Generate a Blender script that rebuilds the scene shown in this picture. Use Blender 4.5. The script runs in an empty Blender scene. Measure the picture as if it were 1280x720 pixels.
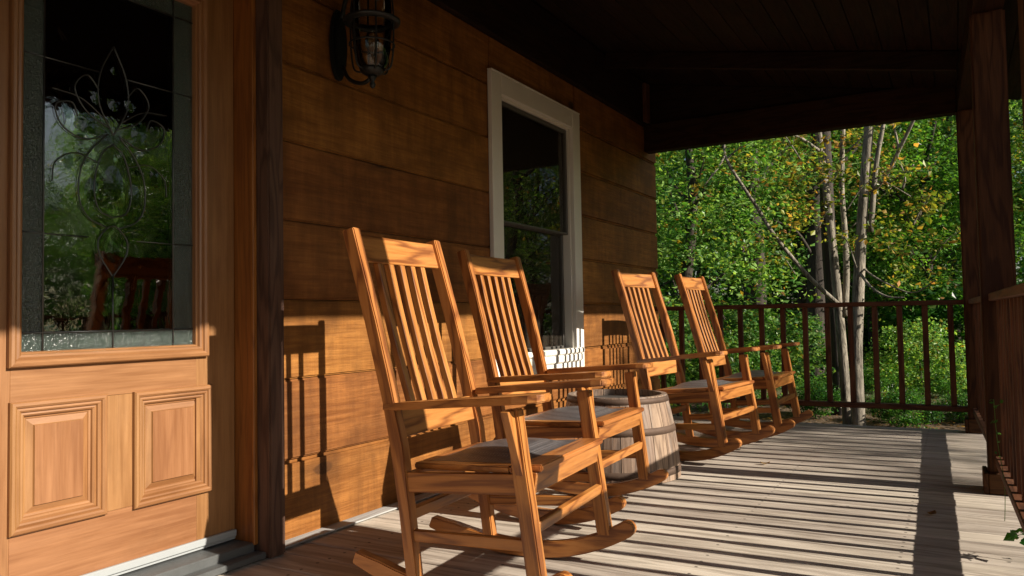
import bpy, bmesh, math, random
from mathutils import Vector, Matrix
rnd = random.Random(11)
S = bpy.context.scene
COL = S.collection
PI = math.pi

# ------------------------------------------------------------------ helpers
def basis(axis):
    a = Vector(axis).normalized()
    t = Vector((0, 0, 1)) if abs(a.z) < .9 else Vector((1, 0, 0))
    b = t.cross(a).normalized()
    return a, b, a.cross(b)

class Part:
    """collects primitives and becomes ONE mesh object; every primitive carries its own grain direction"""
    def __init__(s): s.v, s.f, s.g, s.sm = [], [], [], []
    def add(s, bm, axis, smooth=False, off=None):
        a, b, c = basis(axis)
        o = off or Vector((rnd.uniform(-30, 30), rnd.uniform(-30, 30), rnd.uniform(-30, 30)))
        n = len(s.v)
        bm.verts.index_update()
        for v in bm.verts:
            s.v.append(v.co[:]); s.g.append((v.co.dot(a) + o.x, v.co.dot(b) + o.y, v.co.dot(c) + o.z))
        for f in bm.faces:
            s.f.append([n + v.index for v in f.verts]); s.sm.append(smooth)
        bm.free()
        return s
    def raw(s, verts, faces, axis=(0, 0, 1), smooth=False):
        bm = bmesh.new()
        vs = [bm.verts.new(v) for v in verts]
        for f in faces:
            try: bm.faces.new([vs[i] for i in f])
            except ValueError: pass
        return s.add(bm, axis, smooth)
    def mesh(s, name, mat):
        me = bpy.data.meshes.new(name)
        me.from_pydata(s.v, [], s.f)
        at = me.attributes.new('gcoord', 'FLOAT_VECTOR', 'POINT')
        at.data.foreach_set('vector', [x for g in s.g for x in g])
        me.polygons.foreach_set('use_smooth', s.sm)
        me.materials.append(mat); me.update()
        return me
    def link(s, name, mat, parent=None):
        o = bpy.data.objects.new(name, s.mesh(name, mat)); COL.objects.link(o)
        if parent:
            o.parent = parent
            if parent.get('_world'): o.matrix_parent_inverse = Matrix.Translation(-Vector(parent['_world']))
        return o

def bevel(bm, w, seg=1, ang=.5):
    if w <= 0: return
    bm.normal_update()
    es = [e for e in bm.edges if len(e.link_faces) == 2 and e.calc_face_angle(0) > ang]
    bmesh.ops.bevel(bm, geom=es, offset=w, segments=seg, affect='EDGES', clamp_overlap=True)

def box(p0, p1, bev=.003, seg=1):
    bm = bmesh.new()
    bmesh.ops.create_cube(bm, size=1)
    c = [(a + b) / 2 for a, b in zip(p0, p1)]; d = [abs(b - a) for a, b in zip(p0, p1)]
    for v in bm.verts: v.co = Vector((c[0] + v.co.x * d[0], c[1] + v.co.y * d[1], c[2] + v.co.z * d[2]))
    bevel(bm, bev, seg)
    return bm

def beam(a, b, w, h, up=(0, 0, 1), bev=.003, seg=1):
    """bar from a to b, w across, h along 'up'"""
    a, b = Vector(a), Vector(b); x = (b - a); L = x.length; x.normalize()
    y = Vector(up).cross(x).normalized(); z = x.cross(y)
    bm = bmesh.new(); bmesh.ops.create_cube(bm, size=1)
    m = (a + b) / 2
    for v in bm.verts: v.co = m + x * v.co.x * L + y * v.co.y * w + z * v.co.z * h
    bevel(bm, bev, seg)
    return bm

def prism(poly, lo, hi, to3, bev=.003, seg=1):
    """polygon (p,q) extruded between lo and hi; to3(p,q,t) gives the 3D point"""
    bm = bmesh.new(); n = len(poly)
    A = [bm.verts.new(to3(p, q, lo)) for p, q in poly]
    B = [bm.verts.new(to3(p, q, hi)) for p, q in poly]
    bm.faces.new(A); bm.faces.new(B[::-1])
    for i in range(n): bm.faces.new((A[i], B[i], B[(i + 1) % n], A[(i + 1) % n]))
    bmesh.ops.recalc_face_normals(bm, faces=bm.faces)
    bevel(bm, bev, seg, .6)
    return bm

def tube(pts, r, n=8, closed=False):
    pts = [Vector(p) for p in pts]; bm = bmesh.new(); rings = []
    N = len(pts); ref = None
    for i, p in enumerate(pts):
        if closed: t = pts[(i + 1) % N] - pts[i - 1]
        else: t = pts[min(i + 1, N - 1)] - pts[max(i - 1, 0)]
        t.normalize()
        if ref is None: ref = Vector((0, 0, 1)) if abs(t.z) < .9 else Vector((1, 0, 0))
        b = t.cross(ref).normalized(); c = b.cross(t); ref = c
        rr = r[i] if isinstance(r, (list, tuple)) else r
        rings.append([bm.verts.new(p + (b * math.cos(k * 2 * PI / n) + c * math.sin(k * 2 * PI / n)) * rr) for k in range(n)])
    for i in range(N if closed else N - 1):
        A, B = rings[i], rings[(i + 1) % N]
        for k in range(n): bm.faces.new((A[k], A[(k + 1) % n], B[(k + 1) % n], B[k]))
    if not closed: bm.faces.new(rings[0][::-1]); bm.faces.new(rings[-1])
    return bm

def lathe(prof, c, n=32, a0=0, a1=2 * PI):
    bm = bmesh.new(); full = abs(a1 - a0 - 2 * PI) < 1e-6; m = n if full else n + 1; R = []
    for r, z in prof:
        R.append([bm.verts.new((c[0] + r * math.cos(a0 + (a1 - a0) * k / n), c[1] + r * math.sin(a0 + (a1 - a0) * k / n), c[2] + z)) for k in range(m)])
    for A, B in zip(R, R[1:]):
        for k in range(n): bm.faces.new((A[k], A[(k + 1) % m], B[(k + 1) % m], B[k]))
    bmesh.ops.remove_doubles(bm, verts=bm.verts, dist=1e-5)
    return bm

def catmull(P, k=6):
    P = [Vector(p) for p in P]; out = []
    Q = [P[0] * 2 - P[1]] + P + [P[-1] * 2 - P[-2]]
    for i in range(1, len(Q) - 2):
        for j in range(k):
            t = j / k
            out.append(.5 * (2 * Q[i] + (Q[i + 1] - Q[i - 1]) * t + (2 * Q[i - 1] - 5 * Q[i] + 4 * Q[i + 1] - Q[i + 2]) * t * t + (3 * Q[i] - Q[i - 1] - 3 * Q[i + 1] + Q[i + 2]) * t ** 3))
    return out + [P[-1]]

def tag(o, label, cat, group=None, kind=None):
    if label: o['label'] = label
    if cat: o['category'] = cat
    if group: o['group'] = group
    if kind: o['kind'] = kind
    return o

def thing(name, label, cat, loc=(0, 0, 0), group=None, world=True):
    o = bpy.data.objects.new(name, None); COL.objects.link(o)
    o.location = loc; o.empty_display_size = .2
    if world: o['_world'] = list(loc)
    return tag(o, label, cat, group)

def copy_tree(o, parent=None):
    c = o.copy(); COL.objects.link(c)
    if parent: c.parent = parent
    for ch in list(o.children): copy_tree(ch, c)
    return c

# ------------------------------------------------------------------ materials
class NT:
    def __init__(s, name):
        s.m = bpy.data.materials.new(name); s.m.use_nodes = True
        s.t = s.m.node_tree; s.t.nodes.clear()
        s.out = s.n('ShaderNodeOutputMaterial')
    def n(s, t, **kw):
        x = s.t.nodes.new(t)
        for k, v in kw.items():
            if k.startswith('i_'):
                x.inputs[k[2:].replace('_', ' ')].default_value = v
            else: setattr(x, k, v)
        return x
    def l(s, a, b): s.t.links.new(a, b)
    def scale(s, vec, xyz):
        m = s.n('ShaderNodeVectorMath', operation='MULTIPLY'); s.l(vec, m.inputs[0]); m.inputs[1].default_value = xyz
        return m.outputs[0]
    def noise(s, vec, sc, detail=4, rough=.55, dist=0):
        x = s.n('ShaderNodeTexNoise'); x.inputs['Scale'].default_value = sc; x.inputs['Detail'].default_value = detail
        x.inputs['Roughness'].default_value = rough; x.inputs['Distortion'].default_value = dist
        if vec is not None: s.l(vec, x.inputs['Vector'])
        return x.outputs['Fac']
    def math(s, op, a, b=None, c=None):
        x = s.n('ShaderNodeMath', operation=op)
        for i, q in enumerate((a, b, c)):
            if q is None: continue
            if isinstance(q, (int, float)): x.inputs[i].default_value = q
            else: s.l(q, x.inputs[i])
        return x.outputs[0]
    def ramp(s, fac, stops, interp='LINEAR'):
        x = s.n('ShaderNodeValToRGB'); x.color_ramp.interpolation = interp
        e = x.color_ramp.elements
        while len(e) < len(stops): e.new(.5)
        for el, (p, c) in zip(e, stops): el.position = p; el.color = (*c, 1)
        s.l(fac, x.inputs[0]); return x.outputs[0]
    def mr(s, fac, a, b, c=0, d=1):
        x = s.n('ShaderNodeMapRange'); s.l(fac, x.inputs[0])
        for i, q in enumerate((a, b, c, d)): x.inputs[i + 1].default_value = q
        return x.outputs[0]
    def mix(s, fac, a, b, blend='MIX'):
        x = s.n('ShaderNodeMix', data_type='RGBA', blend_type=blend)
        for i, q in ((0, fac), (6, a), (7, b)):
            if isinstance(q, (int, float)): x.inputs[i].default_value = q
            elif isinstance(q, tuple): x.inputs[i].default_value = (*q, 1)
            else: s.l(q, x.inputs[i])
        return x.outputs[2]
    def bump(s, h, strength, dist=.01, normal=None):
        x = s.n('ShaderNodeBump'); x.inputs['Strength'].default_value = strength; x.inputs['Distance'].default_value = dist
        s.l(h, x.inputs['Height'])
        if normal: s.l(normal, x.inputs['Normal'])
        return x.outputs[0]
    def principled(s, col, rough=.5, normal=None, **kw):
        p = s.n('ShaderNodeBsdfPrincipled')
        for nm, q in (('Base Color', col), ('Roughness', rough)):
            if isinstance(q, tuple): p.inputs[nm].default_value = (*q, 1)
            elif isinstance(q, (int, float)): p.inputs[nm].default_value = q
            else: s.l(q, p.inputs[nm])
        if normal: s.l(normal, p.inputs['Normal'])
        for k, v in kw.items(): p.inputs[k].default_value = v
        s.l(p.outputs[0], s.out.inputs[0]); return p

def wood(name, light, mid, dark, rough=.45, coat=0, figure=1.0, knots=0, bump=.25, rings=11, var=.25, wear=None, saw=0, island=.12, spec=.5, grime=0, screws=None, mottle=0):
    N = NT(name)
    g = N.n('ShaderNodeAttribute', attribute_name='gcoord').outputs['Vector']
    low = N.noise(N.scale(g, (.8, 7, 7)), 1, 3, .5, .25)
    ring = N.math('PINGPONG', N.math('MULTIPLY', low, rings), .5)
    ring = N.mr(ring, .03, .30, 0, 1)
    fib = N.noise(N.scale(g, (2.6, 60, 60)), 1, 6, .68)
    por = N.noise(N.scale(g, (7, 170, 170)), 1, 3, .6)
    big = N.noise(N.scale(g, (.9, 3.1, 3.1)), 1, 3, .6)
    f = N.math('ADD', N.math('MULTIPLY', ring, .26 * figure), N.math('MULTIPLY', fib, .62))
    f = N.math('ADD', f, N.math('MULTIPLY', por, .30)); f = N.math('SUBTRACT', f, .15 + .06 * figure)
    f = N.math('ADD', f, N.math('MULTIPLY', N.math('SUBTRACT', big, .5), var * 2))
    if saw: f = N.math('ADD', f, N.math('MULTIPLY', N.math('SUBTRACT', N.noise(N.scale(g, (70, 3, 3)), 1, 3, .7), .5), saw))
    col = N.ramp(f, [(.22, dark), (.5, mid), (.78, light)])
    if knots:
        vo = N.n('ShaderNodeTexVoronoi'); vo.inputs['Scale'].default_value = 1
        wob = N.n('ShaderNodeVectorMath', operation='ADD'); N.l(N.scale(g, (1.05, 2.3, 2.3)), wob.inputs[0])
        cn = N.n('ShaderNodeTexNoise'); cn.inputs['Scale'].default_value = 9; N.l(g, cn.inputs['Vector'])
        N.l(N.scale(cn.outputs['Color'], (.05, .05, .05)), wob.inputs[1]); N.l(wob.outputs[0], vo.inputs['Vector'])
        k = N.math('MAXIMUM', N.mr(vo.outputs['Distance'], .050, .075, 1, 0), N.mr(vo.outputs['Distance'], .05, .15, .45, 0))
        col = N.mix(N.math('MULTIPLY', k, knots), col, tuple(c * .10 for c in mid))
        st = N.mr(N.noise(N.scale(g, (1.3, 5, 5)), 1, 4, .65), .60, .80, 0, 1)
        col = N.mix(N.math('MULTIPLY', st, .55 * knots), col, tuple(c * .45 for c in dark))
    if wear:
        w = N.mr(N.noise(N.scale(g, (1.2, 7, 7)), 1, 5, .7), .48, .72, 0, 1)
        col = N.mix(N.math('MULTIPLY', w, .6), col, wear)
    if grime:
        gr = N.mr(N.noise(N.scale(g, (2.2, 3.2, 3.2)), 1, 6, .72), .52, .78, 0, 1)
        col = N.mix(N.math('MULTIPLY', gr, grime), col, tuple(c * .5 for c in dark))
    if mottle:      # blotches and short vertical weather streaks in the old planks
        mo = N.math('ADD', N.math('MULTIPLY', N.noise(N.scale(g, (2.6, 3.4, 3.4)), 1, 6, .68, .4), .65), N.math('MULTIPLY', N.noise(N.scale(g, (15, 2.2, 2.2)), 1, 5, .65), .35))
        col = N.mix(N.mr(mo, .40, .62, mottle, 0), col, tuple(c * .42 for c in dark))
    if screws:      # screw heads sunk into every board over each joist
        sx = N.n('ShaderNodeSeparateXYZ'); N.l(N.n('ShaderNodeNewGeometry').outputs['Position'], sx.inputs[0])
        dx = N.math('ABSOLUTE', N.math('SUBTRACT', N.math('MODULO', N.math('ADD', sx.outputs[0], .305 - .30), .61), .305))
        ty = N.math('MODULO', N.math('SUBTRACT', screws[0], sx.outputs[1]), screws[1])
        dy = N.math('SUBTRACT', N.math('ABSOLUTE', N.math('SUBTRACT', ty, screws[1] / 2 + .004)), .040)
        rr = N.math('SQRT', N.math('ADD', N.math('MULTIPLY', dx, dx), N.math('MULTIPLY', dy, dy)))
        col = N.mix(N.mr(rr, .0045, .0075, .85, 0), col, (.05, .04, .035))
    ri = N.n('ShaderNodeNewGeometry').outputs['Random Per Island']; oi = N.n('ShaderNodeObjectInfo').outputs['Random']
    hv = N.n('ShaderNodeHueSaturation'); N.l(col, hv.inputs['Color'])
    N.l(N.math('MULTIPLY', N.mr(ri, 0, 1, 1 - island, 1 + island), N.mr(oi, 0, 1, .92, 1.08)), hv.inputs['Value']); N.l(N.mr(ri, 0, 1, .494, .506), hv.inputs['Hue'])
    col = hv.outputs[0]
    h = N.math('ADD', N.math('MULTIPLY', fib, .6), N.math('MULTIPLY', por, .5))
    nb = N.bump(h, bump, .004)
    r = N.mr(fib, .2, .8, rough - .08, rough + .12)
    N.principled(col, r, nb, **{'Specular IOR Level': spec}, **({'Coat Weight': coat, 'Coat Roughness': .25} if coat else {}))
    return N.m

def plain(name, col, rough=.5, metal=0, bump=0, bs=60, var=.15, **kw):
    N = NT(name)
    tc = N.n('ShaderNodeTexCoord').outputs['Object']
    n = N.noise(tc, 5, 5, .65); n2 = N.noise(tc, bs, 4, .6)
    c = N.mix(N.mr(n, .3, .7), tuple(x * (1 - var) for x in col), tuple(min(1, x * (1 + var)) for x in col))
    p = N.principled(c, N.mr(n2, .2, .8, max(.02, rough - .08), rough + .1), N.bump(n2, bump, .003) if bump else None, Metallic=metal, **kw)
    return N.m

M = {}
M['chair'] = wood('honey_oak', (.53, .23, .062), (.40, .152, .034), (.18, .054, .011), rough=.42, coat=.22, figure=1.2, bump=.25, rings=9, var=.16, island=.1, grime=.3)
M['wall'] = wood('cabin_plank', (.47, .205, .050), (.365, .148, .033), (.20, .070, .012), rough=.62, figure=.32, knots=1.0, bump=.9, rings=6, var=.10, saw=.16, island=.2, grime=.2, spec=.3, mottle=.72)
M['door'] = wood('door_fir', (.37, .185, .078), (.30, .140, .054), (.20, .083, .028), rough=.45, coat=.4, figure=.45, bump=.15, rings=5, var=.16, island=.07, grime=.4)
M['jamb'] = wood('jamb_fir', (.38, .145, .034), (.29, .10, .020), (.17, .052, .010), rough=.4, coat=.1, figure=.6, bump=.12)
M['cornerpost'] = wood('brown_stained_trim', (.16, .088, .06), (.115, .062, .042), (.065, .034, .024), rough=.6, spec=.2, bump=.4)
M['rail'] = wood('rail_stain', (.16, .062, .028), (.105, .038, .016), (.05, .018, .008), rough=.6, bump=.5, wear=(.17, .085, .05), spec=.25)
M['post'] = wood('post_stain', (.12, .055, .025), (.08, .035, .016), (.04, .017, .009), rough=.65, bump=.6, spec=.12, knots=.5)
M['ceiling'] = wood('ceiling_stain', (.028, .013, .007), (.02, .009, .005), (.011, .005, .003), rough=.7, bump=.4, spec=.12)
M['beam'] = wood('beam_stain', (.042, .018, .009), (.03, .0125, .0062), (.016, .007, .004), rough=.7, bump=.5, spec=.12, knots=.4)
M['deck'] = wood('weathered_deck', (.66, .595, .51), (.55, .48, .40), (.31, .26, .21), rough=.75, figure=.7, knots=.5, bump=.8, rings=6, var=.24, island=.15, grime=.4, spec=.3, screws=(6.535, .142), wear=(.50, .43, .36))
M['skirt'] = wood('grey_sill', (.46, .46, .45), (.38, .38, .37), (.27, .265, .25), rough=.7, bump=.4)
M['barrel'] = wood('barrel_oak', (.32, .23, .17), (.235, .155, .105), (.11, .068, .045), rough=.7, bump=.7, var=.3, wear=(.33, .30, .275), island=.25, grime=.5)
M['barrelhead'] = wood('barrel_head', (.10, .085, .075), (.07, .06, .053), (.04, .034, .03), rough=.55, bump=.5)
M['iron'] = plain('black_iron', (.022, .022, .022), .42, .6, .2, 90)
M['hoop'] = plain('rusty_hoop', (.10, .062, .042), .7, .35, .3, 40, .3)
M['lantern'] = plain('lantern_black', (.014, .015, .014), .4, .3, .15, 120)
M['white'] = plain('white_paint', (.78, .745, .67), .42, 0, .08, 80, .03)
M['sash'] = plain('grey_sash', (.085, .078, .068), .5, 0, .05, 80, .05)
M['weather'] = plain('white_weather_strip', (.34, .36, .365), .4, 0, .05, 80, .05)
M['threshold'] = plain('dark_threshold', (.10, .105, .105), .45, .2, .3, 50, .2)
M['came'] = plain('zinc_came', (.075, .08, .08), .35, .7, .1, 80)
M['red'] = plain('red_plastic', (.75, .05, .02), .35, 0, 0, 40, .05)
M['blue'] = plain('blue_tarp', (.03, .16, .55), .5, 0, .3, 20, .2)
M['inside'] = plain('room_plaster', (.30, .25, .19), .8, 0, .1, 30, .1)
M['insidefloor'] = plain('room_floor', (.16, .10, .06), .6, 0, .1, 30, .1)
M['shingle'] = plain('roof_shingle', (.08, .075, .07), .85, 0, .6, 40, .3)
M['curtain'] = plain('curtain_linen', (.55, .52, .46), .8, 0, .3, 200, .06)

def weave():
    N = NT('woven_seat')
    tc = N.n('ShaderNodeTexCoord').outputs['Object']
    ck = N.n('ShaderNodeTexVoronoi', distance='CHEBYCHEV'); ck.inputs['Scale'].default_value = 95; ck.inputs['Randomness'].default_value = .12
    N.l(tc, ck.inputs['Vector'])
    d = ck.outputs['Distance']
    big = N.noise(tc, 7, 4, .6)
    c = N.ramp(N.mr(d, .1, .55), [(0, (.17, .16, .165)), (1, (.035, .032, .034))])
    c = N.mix(N.mr(big, .35, .65, 0, .4), c, (.12, .10, .095))
    N.principled(c, .42, N.bump(N.math('SUBTRACT', 1, d), .7, .004))
    return N.m
M['seat'] = weave()

def glass(name, tint, ior=1.6, bump=0, bs=12, rough=0.0, extra=None, efac=.24):
    N = NT(name)
    tc = N.n('ShaderNodeTexCoord').outputs['Object']
    nrm = None
    if bump:
        nrm = N.bump(N.noise(tc, bs, 3, .5, .8), bump, .004)
    fr = N.n('ShaderNodeFresnel'); fr.inputs[0].default_value = ior
    tr = N.n('ShaderNodeBsdfTransparent'); tr.inputs[0].default_value = (*tint, 1)
    gl = N.n('ShaderNodeBsdfGlossy'); gl.inputs['Roughness'].default_value = rough; gl.inputs[0].default_value = (1, 1, 1, 1)
    if nrm: N.l(nrm, gl.inputs['Normal']); N.l(nrm, fr.inputs['Normal'])
    mx = N.n('ShaderNodeMixShader'); N.l(fr.outputs[0], mx.inputs[0]); N.l(tr.outputs[0], mx.inputs[1]); N.l(gl.outputs[0], mx.inputs[2])
    last = mx
    if extra:
        df = N.n('ShaderNodeBsdfDiffuse'); N.l(N.mix(N.mr(N.noise(tc, 60, 4, .7), .3, .7), tuple(x * .45 for x in extra), extra), df.inputs[0])
        m2 = N.n('ShaderNodeMixShader'); m2.inputs[0].default_value = efac; N.l(mx.outputs[0], m2.inputs[1]); N.l(df.outputs[0], m2.inputs[2]); last = m2
    N.l(last.outputs[0], N.out.inputs[0])
    return N.m
M['doorglass'] = glass('door_glass', (.62, .66, .64), 1.85, .16, 9)
M['bevelglass'] = glass('bevel_glass', (.6, .66, .64), 1.45, .25, 22)
M['border'] = glass('seedy_border_glass', (.35, .42, .38), 1.6, 1.0, 110, .12, (.28, .37, .33), .15)
M['pane'] = glass('window_pane', (.86, .86, .84), 1.36, .01, 2, 0, (.11, .09, .07), .14)
M['lampglass'] = glass('lantern_glass', (.86, .86, .80), 1.5, .05, 20)

def leafmat(name, cols, yellow=.06):
    N = NT(name)
    ri = N.n('ShaderNodeNewGeometry').outputs['Random Per Island']
    oi = N.n('ShaderNodeObjectInfo').outputs['Random']
    a, b, c, y, o = cols
    col = N.ramp(ri, [(0, a), (.35, b), (.8 - yellow, c), (.97 - yellow, c), (1.0 - yellow * .6, y), (1, o)])
    hv = N.n('ShaderNodeHueSaturation'); N.l(col, hv.inputs['Color'])
    cl = N.noise(N.n('ShaderNodeTexCoord').outputs['Object'], .95, 3, .6)
    N.l(N.mr(N.math('ADD', N.math('MULTIPLY', oi, .4), N.math('MULTIPLY', cl, .6)), .2, .8, .515, .482), hv.inputs['Hue']); N.l(N.math('MULTIPLY', N.mr(oi, 0, 1, .7, 1.3), N.mr(cl, .32, .66, .42, 1.6)), hv.inputs['Value'])
    col = hv.outputs[0]
    df = N.n('ShaderNodeBsdfPrincipled'); N.l(col, df.inputs['Base Color']); df.inputs['Roughness'].default_value = .36
    df.inputs['Specular IOR Level'].default_value = .38
    tl = N.n('ShaderNodeBsdfTranslucent'); N.l(N.mix(1.0, col, (1.25, 1.2, .5), 'MULTIPLY'), tl.inputs[0])
    mx = N.n('ShaderNodeMixShader'); mx.inputs[0].default_value = .5
    N.l(df.outputs[0], mx.inputs[1]); N.l(tl.outputs[0], mx.inputs[2]); N.l(mx.outputs[0], N.out.inputs[0])
    return N.m
GREEN = ((.035, .12, .022), (.09, .245, .045), (.29, .47, .13), (.28, .24, .03), (.34, .17, .03))
M['leaf'] = leafmat('green_leaf', GREEN, .05)
M['leafy'] = leafmat('turning_leaf', ((.04, .10, .018), (.09, .16, .025), (.22, .25, .04), (.38, .28, .06), (.36, .18, .06)), .26)
M['leafdark'] = leafmat('dark_leaf', ((.025, .095, .018), (.05, .16, .026), (.11, .27, .045), (.12, .15, .03), (.2, .14, .03)), .03)
M['litter'] = leafmat('fallen_leaf', ((.10, .055, .025), (.16, .085, .035), (.24, .13, .05), (.34, .20, .07), (.30, .12, .04)), .2)
M['grassblade'] = leafmat('grass_blade', ((.02, .09, .012), (.045, .16, .02), (.08, .23, .03), (.18, .24, .04), (.2, .2, .04)), .04)

def bark(name, light, dark):
    N = NT(name)
    tc = N.n('ShaderNodeTexCoord').outputs['Object']
    n = N.noise(N.scale(tc, (30, 30, 5)), 1, 6, .7, .6); n2 = N.noise(tc, 3, 3, .6)
    c = N.ramp(n, [(.4, dark), (.58, light)])
    c = N.mix(N.mr(n2, .4, .65, 0, .8), c, tuple(x * .5 for x in light))
    N.principled(c, .85, N.bump(n, .8, .02)); return N.m
M['bark'] = bark('dark_bark', (.06, .043, .031), (.02, .014, .01))
M['palebark'] = bark('pale_bark', (.40, .35, .27), (.06, .048, .035))

def ground():
    N = NT('lawn_ground')
    tc = N.n('ShaderNodeNewGeometry').outputs['Position']
    n1 = N.noise(tc, .45, 5, .6); n2 = N.noise(tc, 7, 5, .7); n3 = N.noise(tc, 40, 4, .7)
    grass = N.ramp(n2, [(.3, (.025, .07, .01)), (.7, (.075, .17, .022))])
    soil = N.ramp(n3, [(.3, (.045, .03, .018)), (.7, (.16, .10, .05))])
    sx = N.n('ShaderNodeSeparateXYZ'); N.l(tc, sx.inputs[0])
    near = N.mr(N.math('ADD', sx.outputs[1], N.math('MULTIPLY', n1, 6)), 14, 19, 1, 0)
    c = N.mix(N.math('MAXIMUM', N.mr(n1, .55, .66, 0, .8), near), grass, soil)
    N.principled(c, .9, N.bump(n3, .8, .03)); return N.m
M['ground'] = ground()

# ------------------------------------------------------------------ setting: ground and deck
GZ = -.55
p = Part(); n = 60
vs, fs = [], []
def gz(x, y):
    d = max(0, math.hypot(x - 1, y) - 9)
    return GZ + .10 * math.sin(x * .21 + 1) * min(1, d / 8) + .14 * math.sin(y * .17) * min(1, d / 8)
gx = [-400, -200, -100, -60] + [-40 + 2 * i for i in range(41)] + [60, 100, 200, 400]
gy = [-400, -200, -100, -50] + [-30 + 2.5 * i for i in range(41)] + [90, 120, 200, 400]
for y in gy:
    for x in gx: vs.append((x, y, gz(x, y)))
W_ = len(gx)
for j in range(len(gy) - 1):
    for i in range(W_ - 1): fs.append((j * W_ + i, j * W_ + i + 1, (j + 1) * W_ + i + 1, (j + 1) * W_ + i))
tag(p.raw(vs, fs, smooth=True).link('ground', M['ground']), None, None, kind='structure')

def FX(y):      # front line of the porch posts (post centre)
    K = [(-4, 2.56), (2.14, 2.56), (4.41, 2.512), (6.475, 2.455), (8, 2.41)]
    for (a, b), (c, d) in zip(K, K[1:]):
        if y <= c: return b + (d - b) * (y - a) / (c - a)
DECK_END = 6.535
p = Part(); y = DECK_END; bw = .142; k = 0
while y > -3.2:
    y0 = y - bw + .008
    x1 = 2.70 + rnd.uniform(-.012, .012)
    dz = rnd.uniform(-.0015, .0015)
    bm = box((.0, y0, -.032), (x1, y, dz), .004)
    p.add(bm, (1, 0, 0)); y -= bw; k += 1
tag(p.link('porch_deck', M['deck']), None, None, kind='structure')

# ------------------------------------------------------------------ the cabin
cab = thing('log_cabin', 'log cabin of wide honey brown planks behind the rocking chairs', 'cabin', (0, 2.2, 0))
WY0, WY1 = 2.125, 6.75
WIN = dict(y0=3.815, y1=5.035, z0=.47, z1=2.325)
p = Part(); ph = .3215; z = -.002
for k in range(10):
    z0, z1 = z + .0015, z + ph - .0015
    if k == 0: z0 = -.5
    segs = [(WY0, WY1)]
    o0, o1 = WIN['y0'] + .03, WIN['y1'] - .03
    def plank(ya, yb, za, zb):
        e = rnd.uniform(-.012, .012) if yb > 6.7 else 0
        bm = box((-.15, ya, za), (rnd.uniform(-.0025, .0025), yb + e, zb), .007 if yb < 6.7 else .014, 2)
        off = Vector((rnd.uniform(-30, 30), rnd.uniform(-30, 30), rnd.uniform(-30, 30)))
        p.add(bm, (0, 1, 0), off=off)
    if z1 > WIN['z0'] + .03 and z0 < WIN['z1'] - .03:
        plank(WY0, o0, z0, z1); plank(o1, WY1, z0, z1)
        if z0 < WIN['z0'] + .03: plank(o0, o1, z0, WIN['z0'] + .03)
        if z1 > WIN['z1'] - .03: plank(o0, o1, WIN['z1'] - .03, z1)
    else: plank(WY0, WY1, z0, z1)
    plank(-3.2, .95, z0, z1)
    if z1 > 2.2: plank(.95, WY0, max(z0, 2.2), z1)
    z += ph
wall = p.link('plank_wall', M['wall'], cab)
# rest of the shell, closed so the rooms are dark
p = Part()
p.add(box((-5.2, 6.55, -.5), (-.152, 6.7, 3.9), .01), (1, 0, 0))
p.add(box((-5.2, -3.2, -.5), (-.152, -3.05, 3.9), .01), (1, 0, 0))
p.add(box((-5.2, -3.04, -.5), (-5.05, 6.54, 3.9), .01), (0, 1, 0))
p.link('side_wall', M['wall'], cab)
p = Part(); p.add(box((-5.04, -3.04, -.1), (-.153, 6.54, -.004), 0), (0, 1, 0)); p.link('room_floor', M['insidefloor'], cab)
p = Part(); p.add(box((-3.2, 2.6, -.003), (-3.1, 6.5, 2.9), 0), (0, 1, 0)); p.add(box((-3.2, -1, -.003), (-3.1, 2.55, 2.9), 0), (0, 1, 0)); p.link('room_wall', M['inside'], cab)
# grey sill strip along the foot of the wall
p = Part(); p.add(box((.004, WY0, .004), (.075, 6.5, .012), .003), (0, 1, 0)); p.link('foot_sill', M['skirt'], cab)
# corner trim
p = Part(); p.add(box((.003, 2.046, .003), (.118, 2.123, 2.52), .006, 2), (0, 0, 1)); p.link('corner_trim', M['cornerpost'], cab)
# door frame
DX = -.055
p = Part()
p.add(box((-.15, 2.043, .0), (.052, 2.0455 + .03 - .033 + .002, 2.19), .0), (0, 0, 1))
p = Part()
p.add(box((-.15, 2.035, .05), (.042, 2.0445, 2.2), .002), (0, 0, 1))
p.add(box((.0425, 2.026, .05), (.056, 2.0445, 2.2), .002), (0, 0, 1))
p.add(box((-.15, 1.055, .05), (.042, 1.065, 2.2), .002), (0, 0, 1))
p.add(box((-.15, .95, .05), (.02, 1.054, 2.2), .002), (0, 0, 1))
p.add(box((-.15, 1.066, 2.185), (.042, 2.034, 2.2), .002), (0, 1, 0))
p.link('door_frame', M['jamb'], cab)
p = Part()
p.add(beam((-.02, .98, .035), (-.02, 2.034, .035), .14, .045, bev=.004), (0, 1, 0))
p.add(beam((.075, .98, .016), (.075, 2.044, .016), .05, .024, bev=.004), (0, 1, 0))
p.link('door_threshold', M['threshold'], cab)

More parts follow.
